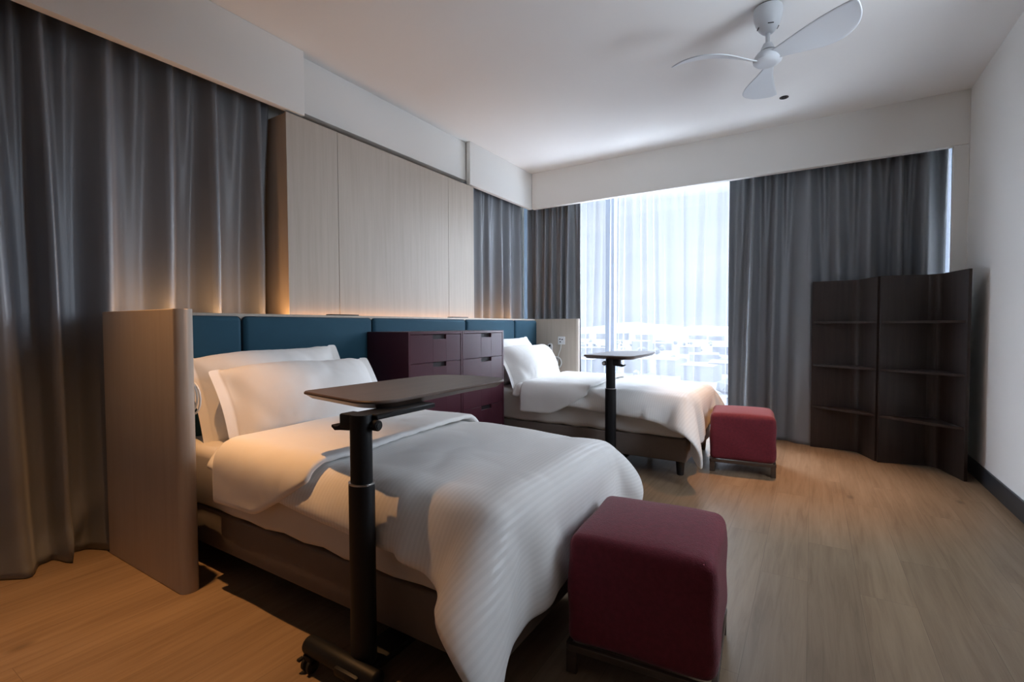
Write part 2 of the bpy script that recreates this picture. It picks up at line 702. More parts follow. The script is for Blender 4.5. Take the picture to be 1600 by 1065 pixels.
# ---------------------------------------------------------------- room
RX, BY, ZC, ZB = 1.0632, 5.289, 3.037, 2.60     # right wall, window beam face, ceiling, underside of the beams
WY = 5.80                                        # facade inside face
LX, LB = -3.43, -2.985                           # left facade, left beam face
RY = -2.6
structure(box('floor', (LX - .3, RX + .2, RY - .2, WY + .2, -.12, 0), M['floor']))
structure(box('ceiling', (LX - .3, RX + .2, RY - .2, WY + .2, ZC, ZC + .15), M['ceiling']))
bm = bmesh.new()
sy0, sy1 = SIDE_Y - SIDE_W / 2, SIDE_Y + SIDE_W / 2  # gap in the wall for the added fill window
add_box(bm, RX, RX + .15, sy1, WY + .15, 0, ZC)
add_box(bm, RX, RX + .15, RY - .15, sy0, 0, ZC)
add_box(bm, RX, RX + .15, sy0, sy1, 0, 1.1)
add_box(bm, RX, RX + .15, sy0, sy1, 2.7, ZC)
structure(from_bm('wall_right', bm, M['wall'], smooth=False))
structure(box('wall_rear', (LX - .15, RX, RY - .15, RY, 0, ZC), M['wall']))
structure(box('wall_left', (LX - .15, LX, RY, WY + .15, 0, ZC), M['wall']))
bm = bmesh.new()                                  # facade on the window side: low kerb and head above the glazing
add_box(bm, LX, RX, WY, WY + .12, 0, .04)
add_box(bm, LX, RX, WY, WY + .12, 2.98, ZC)
add_box(bm, LX, -3.36, WY, WY + .12, 0, ZC)
structure(from_bm('wall_back', bm, M['wall'], smooth=False))
# beams (pelmets) that hide the curtain tracks
bm = bmesh.new()
add_box(bm, LB, RX, BY, BY + .06, ZB, ZC, .004, 1)
add_box(bm, .963, RX, BY, BY + .04, 0, ZB, .004, 1)
structure(from_bm('trim_1', bm, M['wall']))
structure(box('trim_2', (LB - .055, LB, RY, 2.115, ZB, ZC), M['wall'], bev=.004))
structure(box('trim_3', (LB - .15, LB - .070, 2.10, 4.05, ZB + .05, ZC), M['wall'], bev=.003))
structure(box('trim_4', (LB - .055, LB - .006, 4.018, BY + .02, ZB, ZC), M['wall'], bev=.004))
structure(box('baseboard_right', (RX - .014, RX, RY, BY, 0, .122), M['skirting'], bev=.003))

# window glazing
win = structure(bpy.data.objects.new('window_1', None))
COL.objects.link(win)
bm = bmesh.new()
for x in (-3.33, -2.137, -.62, 1.03):
    w = .058 if x == -2.137 else .035
    add_box(bm, x - w, x + w, WY - .06, WY + .04, .04, 2.98, .004, 1)
for z in (.07, 2.95):
    add_box(bm, -3.33, 1.06, WY - .05, WY + .03, z - .03, z + .03)
from_bm('window_frame', bm, M['alu'], win)
box('glass_pane', (-3.32, 1.05, WY + .0, WY + .006, .08, 2.94), M['glass'], win)
fill_win = structure(bpy.data.objects.new('window_added_fill', None))  # added fill window, out of view, lets in extra sky light
COL.objects.link(fill_win)
bm = bmesh.new()
for y in (sy0 + .03, sy1 - .03):
    add_box(bm, RX + .06, RX + .13, y - .03, y + .03, 1.1, 2.7)
for z in (1.13, 2.67):
    add_box(bm, RX + .06, RX + .13, sy0 + .06, sy1 - .06, z - .03, z + .03)
from_bm('window_frame', bm, M['alu'], fill_win)
box('glass_pane', (RX + .09, RX + .096, sy0 + .06, sy1 - .06, 1.16, 2.64), M['glass'], fill_win)

# ---------------------------------------------------------------- curtains
def smooth_noise(x, seed, octaves=3):
    rs = np.random.RandomState(seed)
    out = np.zeros_like(x)
    for k in range(octaves):
        out += np.sin(x * (1.0 + 1.37 * k) * (1 + .2 * rs.rand()) + rs.rand() * 6.28) / (1 + .7 * k)
    return out / 1.8


def drape(name, a, b, z0, z1, folds, amp, seed, mat, thick=.004, omega=0.0, top_amp=.55, pinch=True, flare=0.0, puddle=0.0, dens=16, lean=0.0, nz=70):
    """a, b: floor points of the track ends. The cloth hangs from z1 to z0; folds swing across the track line."""
    a, b = np.array(a, float), np.array(b, float)
    T = (b - a) / np.linalg.norm(b - a)
    Nn = np.array([T[1], -T[0]])            # towards the room for a track walked with the room on the right
    n = int(folds * dens) + 1
    s = np.linspace(0, 1, n)
    t = (np.linspace(0, 1, nz)) ** .8       # 0 top, 1 bottom, denser at the top
    rs = np.random.RandomState(seed)
    Lk = np.linalg.norm(b - a)
    P = np.zeros((n, nz, 3))
    k = s * folds
    warp0 = .22 * smooth_noise(k * 1.1, seed + 1)
    famp = 1 + .35 * smooth_noise(k * .9, seed + 2)
    for j, tt in enumerate(t):
        ph = k + warp0 + tt * .28 * smooth_noise(k * .8, seed + 3)
        c = np.cos(2 * PI * ph + .55 * np.sin(2 * PI * ph))
        g = c + .12 * np.cos(4 * PI * ph + .6)
        ease = tt * tt * (3 - 2 * tt)
        A = amp * (top_amp + (1 - top_amp) * min(1, tt * 2.2)) * famp
        off = A * g
        # pinch pleats at the heading: short narrow tucks
        if pinch:
            h = math.exp(-(tt / .045) ** 2)
            h2 = math.exp(-(tt / .24) ** 2)
            off = off * (1 - .62 * h2) + (h2 * .55 - h * .15) * amp * np.cos(4 * PI * ph + .5 * np.sin(4 * PI * ph))
        # low broad swells further down
        off = off + ease * amp * .55 * smooth_noise(k * .45 + .8, seed + 5)
        along = s * Lk + (.035 * ease * smooth_noise(k * .7, seed + 6)) * np.minimum(1, 8 * s * (1 - s) + .15)
        along = along + omega * np.sin(4 * PI * ph) * (Lk / folds) * (.5 + .5 * smooth_noise(k * .7, seed + 12))
        off = off + lean * ease + flare * max(0, tt - .8) ** 2 * 25
        z = z1 + (z0 - z1) * tt
        if puddle and tt > .86:
            q = (tt - .86) / .14
            off = off + puddle * q * q * (.7 + .5 * smooth_noise(k * 1.3, seed + 7)) + .035 * q * smooth_noise(k * 2.1 + 3 * q, seed + 9)
            z = z + .03 * np.sin(q * PI) * smooth_noise(k * 1.7, seed + 8)
        zz = np.full(n, z) if np.isscalar(z) else z
        P[:, j, 0] = a[0] + T[0] * along + Nn[0] * off
        P[:, j, 1] = a[1] + T[1] * along + Nn[1] * off
        P[:, j, 2] = np.maximum(zz, z0)
    o = grid_mesh(name, P, mat)
    if thick:
        solidify(o, thick, 0)
    return o


tag(drape('curtain', (-3.165, -1.2), (-3.165, 1.965), .004, ZC - .03, 12.5, .072, 11, M['curtain'], puddle=.03),
    'long grey blackout curtain hanging from beam to floor left of the beige headboard panel', 'curtain', 'grey blackout curtains')
tag(drape('curtain', (-3.13, 4.13), (-3.13, 5.27), .004, ZC - .03, 5.5, .045, 23, M['curtain']),
    'narrow grey blackout curtain between the beige headboard panel and the room corner', 'curtain', 'grey blackout curtains')
tag(drape('curtain', (-3.12, 5.45), (-2.40, 5.45), .004, ZC - .03, 6, .05, 31, M['curtain']),
    'grey blackout curtain at left end of the big window behind the far bed', 'curtain', 'grey blackout curtains')
tag(drape('curtain', (-.735, 5.47), (.972, 5.47), .0005, ZC - .03, 7.5, .075, 47, M['curtain'], lean=.02),
    'wide grey blackout curtain at right side of the window behind the dark shelves', 'curtain', 'grey blackout curtains')
tag(drape('sheer_curtain', (-3.2, 5.64), (1.02, 5.64), .01, ZC - .04, 25.5, .028, 59, M['sheer'], thick=0, nz=40, dens=24, omega=.17),
    'white sheer curtain glowing with daylight across the big window', 'curtain')

# ---------------------------------------------------------------- headboard wall
WX = -2.262            # nose of the end panels
HX = -2.788            # cushion face
HZ = 1.228             # top of ledge and end panels
hb = thing('headboard', 'long headboard with teal upholstered pads and two rounded beige end panels', 'headboard', (-2.9, 3.0, 0))
hb.location = (0, 0, 0)


def end_panel(y0, y1):
    pts = round_poly([(-3.03, y0), (WX, y0), (WX, y1), (-3.03, y1)], [0, .04, .04, 0], 10)
    return prism('end_panel', pts, 0, HZ, M['laminate'], hb, bev=.004, seg=2)


end_panel(.978, 1.055)
end_panel(5.071, 5.145)
box('ledge', (-2.955, HX - .035, 1.055, 5.071, 0, HZ), M['laminate'], hb, bev=.004)
seams = [1.06, 1.551, 2.5225, 3.673, 4.559, 5.068]
for y0, y1 in zip(seams[:-1], seams[1:]):
    bm = bmesh.new()
    add_box(bm, HX - .045, HX, y0 + .004, y1 - .004, .12, 1.212, .030, 5)
    from_bm('cushion', bm, M['teal'], hb)
for y0, y1 in ((2.195, 2.429), (3.526, 3.762)):
    box('power_flap', (-2.90, HX - .045, y0, y1, HZ, HZ + .008), M['blackmetal'], hb, bev=.002)
box('light_strip', (-2.998, -2.972, 1.08, 5.04, 1.17, 1.178), M['led'], hb)
area_light('ledge_led', (-3.012, 1.53, 1.182), (PI, 0, 0), .022, .88, LED_POWER * .40, WARM)
area_light('ledge_led', (-2.984, 3.05, 1.182), (PI, 0, 0), .022, 2.1, LED_POWER * .30, WARM)
area_light('ledge_led', (-3.012, 4.57, 1.182), (PI, 0, 0), .022, .86, LED_POWER * .34, WARM)
hp = thing('wood_wall_cladding', 'tall beige wood panel in three boards above the teal headboard', 'wall panel', (0, 0, 0))
box('panel_carcass', (-3.30, -3.016, 1.985, 4.083, 1.13, 2.580), M['laminate'], hp)
for y0, y1 in ((1.982, 2.392), (2.395, 3.672), (3.675, 4.085)):
    box('panel_board', (-3.018, -3.0, y0, y1, 1.13, 2.586), M['laminate'], hp, bev=.0012, seg=1)

# ---------------------------------------------------------------- cloth solver (position based)
class Box:
    def __init__(s, x0, x1, y0, y1, z0, z1, r, rz=0.0):
        s.c = np.array([(x0 + x1) / 2, (y0 + y1) / 2, (z0 + z1) / 2])
        s.h = np.array([(x1 - x0) / 2, (y1 - y0) / 2, (z1 - z0) / 2])
        s.r = r
        c, q = math.cos(rz), math.sin(rz)
        s.R = np.array([[c, -q, 0], [q, c, 0], [0, 0, 1]])

    def push(s, p, prev, fric, thick):
        l = (p - s.c) @ s.R
        q = np.abs(l) - s.h + s.r
        qm = np.maximum(q, 0)
        ln = np.linalg.norm(qm, axis=-1)
        mi = np.minimum(q.max(-1), 0)
        d = ln + mi - s.r - thick
        hit = d < 0
        if not hit.any():
            return
        l, q, qm, ln, d = l[hit], q[hit], qm[hit], ln[hit], d[hit]
        g = np.where(ln[:, None] > 1e-9, qm / np.maximum(ln[:, None], 1e-9), (q == q.max(-1, keepdims=True)).astype(float))
        g = g * np.sign(l)
        n = g @ s.R.T
        p[hit] -= n * d[:, None]
        mv = p[hit] - prev[hit]
        tn = mv - n * (mv * n).sum(-1, keepdims=True)
        prev[hit] += tn * fric


def solve_pair(p, A, B, rest, k, w=None):
    d = p[B] - p[A]
    L = np.linalg.norm(d, axis=-1, keepdims=True)
    c = d * (.5 * k * (1 - rest[..., None] / np.maximum(L, 1e-9)))
    p[A] += c
    p[B] -= c


def constraints(P):
    sl = np.s_
    out = []

    def add(A, B, k):
        out.append((A, B, np.linalg.norm(P[B] - P[A], axis=-1), k))
    n, m = P.shape[:2]
    for o in (0, 1):
        e = (n - o) // 2 * 2
        add(sl[o:o + e:2, :], sl[o + 1:o + e:2, :], 1.0)
        e = (m - o) // 2 * 2
        add(sl[:, o:o + e:2], sl[:, o + 1:o + e:2], 1.0)
        e = (n - o) // 2 * 2
        add(sl[o:o + e:2, :-1], sl[o + 1:o + e:2, 1:], .35)
        add(sl[o:o + e:2, 1:], sl[o + 1:o + e:2, :-1], .35)
    for st, kb in ((2, .10), (4, .05)):
        for o in range(2 * st):
            for ax in (0, 1):
                N = P.shape[ax]
                a = [i for i in range(N - st) if (i // st) % 2 == (o // st) and i % st == o % st]
                if not a:
                    continue
                a = np.array(a)
                if ax == 0:
                    add((a, sl[:]), (a + st, sl[:]), kb)
                else:
                    add((sl[:], a), (sl[:], a + st), kb)
    return out


def simulate(P0, rest, colliders, steps=120, iters=14, grav=-9.8, damp=.96, fric=.6, thick=.004, dt=1 / 60, pin=None):
    p = P0.copy()
    prev = p.copy()
    cons = constraints(rest)
    for s in range(steps):
        v = (p - prev) * damp
        prev = p.copy()
        p = p + v
        p[..., 2] += grav * dt * dt
        for it in range(iters):
            for A, B, r, k in cons:
                solve_pair(p, A, B, r, k)
            if it % 2 == 1 or it == iters - 1:
                for c in colliders:
                    c.push(p, prev, fric if it == iters - 1 else 0, thick)
                p[..., 2] = np.maximum(p[..., 2], .01)
            if pin is not None:
                p[pin, :2] = P0[pin, :2]
        dv = p - prev
        L = np.linalg.norm(dv, axis=-1, keepdims=True)
        prev = p - dv * np.minimum(1, .03 / np.maximum(L, 1e-9))
    return p


def field(U, V, seed, n=10, f=(2, 9)):
    rs = np.random.RandomState(seed)
    o = np.zeros_like(U)
    for k in range(n):
        a = rs.rand() * 2 * PI
        fr = f[0] + (f[1] - f[0]) * rs.rand()
        o += np.sin(2 * PI * fr * (U * math.cos(a) + V * math.sin(a)) + rs.rand() * 6.28) / (1 + .25 * fr)
    return o / n ** .5


# ---------------------------------------------------------------- beds (built at bed-local origin = near head corner of the base)
BX0, BX1, BW = -2.76, -.79, 1.0
MT = .582                        # mattress top


def build_bed(y0, label):
    bed = thing('bed', label, 'bed', (0, y0, 0), group='single beds along the teal headboard')
    box('base', (BX0, BX1, 0, BW, .11, .288), M['base'], bed, bev=.012, seg=3)
    bm = bmesh.new()
    add_box(bm, BX0 + .01, BX1 + .008, -.014, BW + .014, .29, MT, .045, 5)
    bmesh.ops.subdivide_edges(bm, edges=[e for e in bm.edges if e.calc_length() > .3], cuts=14, use_grid_fill=True)
    for v in bm.verts:
        x, y, z = v.co
        if z < .40:
            v.co.z += .006 * math.sin(x * 23 + y * 7) * (1 if z < .33 else .3)
        v.co.y += .004 * math.sin(x * 9 + z * 14) * (1 if y < .1 else 0)
    from_bm('mattress', bm, M['mattress'], bed, angle=60)
    for x in (BX0 + .09, BX1 - .055):
        for y in (.055, BW - .055):
            lathe('leg', [(.022, 0), (.026, .004), (.035, .112)], M['blackwood'], bed, 20, (x, y, 0))
    return bed


BED_A, BED_B = 1.16, 3.752
build_bed(BED_A, 'near single bed with taupe base beside the end panel, behind the front over-bed table')
build_bed(BED_B, 'far single bed with taupe base by the window, behind the dark chest of drawers')

OTT1 = (-.468, 1.675)
OTT2 = (-.468, 4.285)
random.seed(3)
mattress_c = Box(BX0, BX1 + .012, -.016, BW + .016, .11, MT + .004, .06)


def make_duvet_shape(seed, slope, ottoman):
    h = .03
    xs = np.arange(-2.30, -.79 + .335 + 1e-6, h)
    vs = np.linspace(-.095, BW + .15, int((BW + .245) / h) + 1)
    U, V = np.meshgrid(xs, vs, indexing='ij')
    near = np.clip((0 - V) / .095, 0, 1)
    V2 = V - near * (slope * (U + 2.1) + .105 * np.clip((U + .98) / .34, 0, 1))          # the near side hangs lower towards the foot
    U2 = U + np.clip((U + .79) / .335, 0, 1) * .10 * (.38 - V)      # ... and the foot end hangs lower at the near corner
    rest = np.stack([U2, V2, np.zeros_like(U)], -1)
    P = rest.copy()
    P[..., 2] = MT + .06 + .012 * field(U, V, seed, 8, (1, 3))
    cols = [mattress_c]
    if ottoman:
        cols.append(ottoman)
    Q = simulate(P, rest, cols, steps=100, iters=44, pin=(U < -1.05) & (V > .12) & (V < .88))
    # loft and wrinkles of the filling
    nrm = np.cross(np.gradient(Q, axis=0), np.gradient(Q, axis=1))
    nrm /= np.linalg.norm(nrm, axis=-1, keepdims=True) + 1e-9
    top = np.clip((nrm[..., 2] - .2) / .6, 0, 1)
    cre = field(U, V, seed + 3, 7, (.6, 1.7))
    cr2 = field(U, V * 1.3, seed + 6, 7, (1.0, 2.4))
    wr = -.007 * np.exp(-(cre / .10) ** 2) - .004 * np.exp(-(cr2 / .09) ** 2) + .009 * field(U, V, seed + 1, 12, (.8, 3.0)) + .0015 * field(U, V * .4, seed + 2, 10, (4, 8))
    Q = Q + nrm * (wr * (.45 + .55 * top))[..., None]
    # the side lies flat along the mattress up to the foot corner
    lim = -.052 - .3 * np.clip((Q[..., 0] + 1.10) / .12, 0, 1)
    Q[..., 1] = np.where(Q[..., 1] < lim, lim + .25 * (Q[..., 1] - lim) * np.clip((Q[..., 0] + 1.10) / .12, 0, 1), Q[..., 1])
    # the foot end is squeezed between the mattress and the ottoman
    mk = np.clip((Q[..., 1] - .17) / .10, 0, 1) * np.clip((.90 - Q[..., 1]) / .10, 0, 1) * np.clip((.50 - Q[..., 2]) / .05, 0, 1)
    Q[..., 0] -= mk * np.maximum(0, Q[..., 0] + .745)
    return Q, np.stack([U, V], -1)


def make_turndown_shape(seed):
    h = .026
    us = np.arange(0, .66 + 1e-6, h)
    vs = np.linspace(0, 1, 58)
    U, S_ = np.meshgrid(us, vs, indexing='ij')
    fold = np.clip((U - .30) / .36, 0, 1)
    n_over = .265 - .19 * fold ** 1.1
    f_over = .20 - .05 * fold
    V = -n_over + (BW + n_over + f_over) * S_
    rest = np.stack([-2.235 + U + .03 * np.sin(S_ * 5 + 1), V, 0 * U], -1)
    P = rest.copy()
    P[..., 2] = MT + .10
    c = Box(BX0, BX1 + .012, -.055, BW + .055, .11, MT + .046, .07)
    Q = simulate(P, rest, [c], steps=90, iters=36, pin=(V > .12) & (V < .88))
    nrm = np.cross(np.gradient(Q, axis=0), np.gradient(Q, axis=1))
    nrm /= np.linalg.norm(nrm, axis=-1, keepdims=True) + 1e-9
    Q = Q + nrm * (.004 * field(U * .8, V, seed, 12, (1.5, 6)) + .003 * np.exp(-((.66 - U) / .05) ** 2) * np.sin(V * 70 + 2 * np.sin(V * 19)))[..., None]
    return Q, np.stack([U, V], -1)


DQ, DUV = make_duvet_shape(5, .085, None)
TQ, TUV = make_turndown_shape(8)


def bedding(y0, labels):
    du = thing('duvet', labels[0], 'duvet', (0, y0, 0), group='white duvets')
    c = grid_mesh('cover', DQ, M['stripe'], du, DUV)
    solidify(c, .034, 1)
    subsurf(c, 1)
    t = grid_mesh('turned_back_edge', TQ, M['linen'], du, TUV)
    solidify(t, .026, 1)
    subsurf(t, 1)
    return du


bedding(BED_A, ['white striped duvet on the near bed with its corner hanging over the foot'])
bedding(BED_B, ['white duvet on the far bed by the window, turned back below the pillow'])


def pillow_shape(w, h, press, seed, flange=2, N=40, Mm=22):
    us = np.linspace(-w / 2, w / 2, N)
    vs = np.linspace(-h / 2, h / 2, Mm)
    U, V = np.meshgrid(us, vs, indexing='ij')
    rest = np.stack([U, V, 0 * U], -1)
    cons = constraints(rest)
    lock = np.zeros((N, Mm), bool)
    lock[:flange + 1, :] = lock[-flange - 1:, :] = True
    lock[:, :1] = lock[:, -1:] = True
    a, b = rest.copy(), rest.copy()
    amp = .02 + .004 * field(U * 2, V * 2, seed, 8, (1, 4))
    prof = np.where(lock, 0, 1)
    a[..., 2] += prof * amp
    b[..., 2] -= prof * amp
    pa, pb = a.copy(), b.copy()
    rs = np.random.RandomState(seed)
    for s in range(90):
        for p, q, sg in ((a, pa, 1), (b, pb, -1)):
            v = (p - q) * .9
            q[...] = p
            nr = np.cross(np.gradient(p, axis=0), np.gradient(p, axis=1))
            nr /= np.linalg.norm(nr, axis=-1, keepdims=True) + 1e-9
            p += v + nr * (sg * press) * prof[..., None]
        for it in range(10):
            for p in (a, b):
                for A, B, r, k in cons:
                    solve_pair(p, A, B, r, k if k == 1 else k * .5)
            mid = (a + b) * .5
            a[lock] = mid[lock]
            b[lock] = mid[lock]
    # a filled case keeps fairly straight edges between its corners
    for i in range(N):
        k = 1 + .85 * (h * .47 / max(np.abs(a[i, :, 1]).max(), 1e-6) - 1)
        a[i, :, 1] *= k
        b[i, :, 1] *= k
    for j in range(Mm):
        k = 1 + .8 * (w * .485 / max(np.abs(a[:, j, 0]).max(), 1e-6) - 1)
        a[:, j, 0] *= k
        b[:, j, 0] *= k
    cz = field(U, V, seed + 5, 7, (1, 3.2))
    nz_ = -.011 * np.exp(-(cz / .13) ** 2) + .0075 * field(U, V, seed + 1, 12, (2, 6)) + .003 * field(U * 1.2, V * .5, seed + 2, 10, (5, 10))
    edge = np.exp(-((h / 2 - np.abs(V)) / .06) ** 2) * .004 * np.sin(U * 75 + 3 * np.sin(U * 13))
    a[..., 2] += (nz_ + edge) * prof
    b[..., 2] += (nz_ - edge) * prof
    return a, b


def pillow_mesh(ab, T, bend=0.0, sag=0.0):
    """T: 4x4 transform; local u = width, v = height, w = thickness"""
    a, b = ab
    N, Mm = a.shape[:2]
    allv = np.concatenate([a.reshape(-1, 3), b.reshape(-1, 3)])
    u, v, w = allv[:, 0], allv[:, 1], allv[:, 2]
    w = w - bend * (v / .25) ** 2 * .03
    v = v - sag * (1 - (u / .5) ** 2) * .02 * (v > 0) + sag * .012 * np.sin(u * 9)
    L = np.stack([u, v, w, np.ones_like(u)], 1) @ np.array(T).T
    idx = np.arange(N * Mm).reshape(N, Mm)
    q = np.stack([idx[:-1, :-1], idx[1:, :-1], idx[1:, 1:], idx[:-1, 1:]], -1).reshape(-1, 4)
    faces = q.tolist() + (q[:, ::-1] + N * Mm).tolist()
    bm = bmesh.new()
    vs = [bm.verts.new(p[:3]) for p in L]
    for f in faces:
        bm.faces.new([vs[i] for i in f])
    bmesh.ops.remove_doubles(bm, verts=bm.verts[:], dist=.0004)
    # close flange rims where both layers coincide
    return bm


def place(u_axis, v_axis, origin):
    u = Vector(u_axis).normalized()
    v = Vector(v_axis)
    v = (v - u * v.dot(u)).normalized()
    w = u.cross(v)
    return Matrix(((u.x, v.x, w.x, origin[0]), (u.y, v.y, w.y, origin[1]), (u.z, v.z, w.z, origin[2]), (0, 0, 0, 1)))


PIL_F = pillow_shape(1.02, .475, .0009, 4)
PIL_R = pillow_shape(.96, .50, .0008, 9)


def pillows(y0, lf, lr, dy=0.0):
    # the width runs along +Y, the height leans back against the headboard, thickness faces +X
    T = place((0.015, 1, .0), (-.47, .01, .88), (-2.38, .548, .752))
    bm = pillow_mesh(PIL_F, T, 1.0, -.5)
    o = from_bm('pillow', bm, M['linen'], None, angle=180)
    o.location = (0, y0 + dy, 0)
    subsurf(o, 1)
    tag(o, lf, 'pillow', 'white bed pillows')
    T = place((0.0, 1, .035), (-.38, .0, .925), (-2.59, .492, .795))
    bm = pillow_mesh(PIL_R, T, .6, -.5)
    o = from_bm('pillow', bm, M['linen'], None, angle=180)
    o.location = (0, y0 + dy * .6, 0)
    subsurf(o, 1)
    tag(o, lr, 'pillow', 'white bed pillows')


pillows(BED_A, 'front white pillow on the near bed, leaning on another pillow', 'rear white pillow on the near bed, leaning on the teal headboard')
pillows(BED_B, 'front white pillow on the far bed beside the chest of drawers', 'rear white pillow on the far bed, its corner showing above the front one', -.075)

# ---------------------------------------------------------------- ottomans
def build_ottoman(loc, rz, label):
    t = thing('ottoman', label, 'ottoman', (loc[0], loc[1], 0), rz, 'burgundy ottomans at the bed feet')
    w = .231
    bm = bmesh.new()
    add_box(bm, -w, w, -w, w, .098, .455, .035, 5)
    bmesh.ops.subdivide_edges(bm, edges=[e for e in bm.edges if e.calc_length() > .2], cuts=10, use_grid_fill=True)
    for v in bm.verts:
        x, y, z = v.co
        d = max(0, 1 - (x / w) ** 2) * max(0, 1 - (y / w) ** 2)
        if z > .42:
            v.co.z += .022 * d ** .6
        k = max(0, (z - .1) / .36)
        s = 1 - .018 * k * k + .012 * math.sin(PI * k)
        v.co.x *= s
        v.co.y *= s
        v.co.x += .0025 * math.sin(z * 30 + y * 17)
        v.co.y += .0025 * math.sin(z * 26 + x * 19)
    from_bm('seat', bm, M['burgundy'], t, angle=60)
    bm = bmesh.new()
    f = .224
    for sx in (-1, 1):
        add_box(bm, sx * f - .009, sx * f + .009, -f, f, .076, .0985, .002, 1)
    for sy in (-1, 1):
        add_box(bm, -f, f, sy * f - .009, sy * f + .009, .076, .0985, .002, 1)
    from_bm('frame', bm, M['ottoframe'], t)
    for sx in (-1, 1):
        for sy in (-1, 1):
            box('leg', (sx * (f - .011) - .018, sx * (f - .011) + .018, sy * (f - .004) - .010, sy * (f - .004) + .010, 0, .078), M['ottoframe'], t, bev=.002, seg=1)
    return t


build_ottoman(OTT1, rad(4.5), 'large foreground burgundy velvet ottoman at the foot of the near bed')
build_ottoman(OTT2, rad(6.5), 'burgundy velvet ottoman at the foot of the far bed by the window')

# ---------------------------------------------------------------- chests of drawers
CX0, CX1, CZ = -2.785, -2.371, 1.110


def build_chest(y0, y1, label):
    t = thing('chest_of_drawers', label, 'chest of drawers', (0, 0, 0), group='dark aubergine chests of drawers')
    bm = bmesh.new()
    th = .02
    add_box(bm, CX0, CX1, y0, y0 + th, 0, CZ, .0015, 1)
    add_box(bm, CX0, CX1, y1 - th, y1, 0, CZ, .0015, 1)
    add_box(bm, CX0, CX1, y0 + th, y1 - th, CZ - th, CZ, .0015, 1)
    add_box(bm, CX0, CX1 - .02, y0 + th, y1 - th, .0, .055)
    add_box(bm, CX0, CX0 + .01, y0 + th, y1 - th, .055, CZ - th)
    from_bm('carcass', bm, M['lacquer'], t)
    zt = CZ - th - .003
    ph = .207
    yc = (y0 + y1) / 2 + .03
    nw, nh = .075, .034
    for k in range(5):
        z1 = zt - k * ph
        z0 = z1 - ph + .003
        a, b = y0 + th + .002, y1 - th - .002
        bm = bmesh.new()
        # front with the finger notch cut out of its upper edge
        add_box(bm, CX1 - .022, CX1 - .003, a, yc - nw, z0, z1, .001, 1)
        add_box(bm, CX1 - .022, CX1 - .003, yc + nw, b, z0, z1, .001, 1)
        add_box(bm, CX1 - .022, CX1 - .003, yc - nw, yc + nw, z0, z1 - nh, .0005, 1)
        d = from_bm('drawer', bm, M['lacquer'], t)
        box('finger_pull', (CX1 - .06, CX1 - .0225, yc - nw - .02, yc + nw + .02, z1 - nh - .02, z1 - .001), M['slot'], d)
    return t


build_chest(2.459, 3.067, 'dark aubergine chest of drawers nearer the near bed, left of the pair')
build_chest(3.071, 3.676, 'dark aubergine chest of drawers against the far bed, right of the pair')

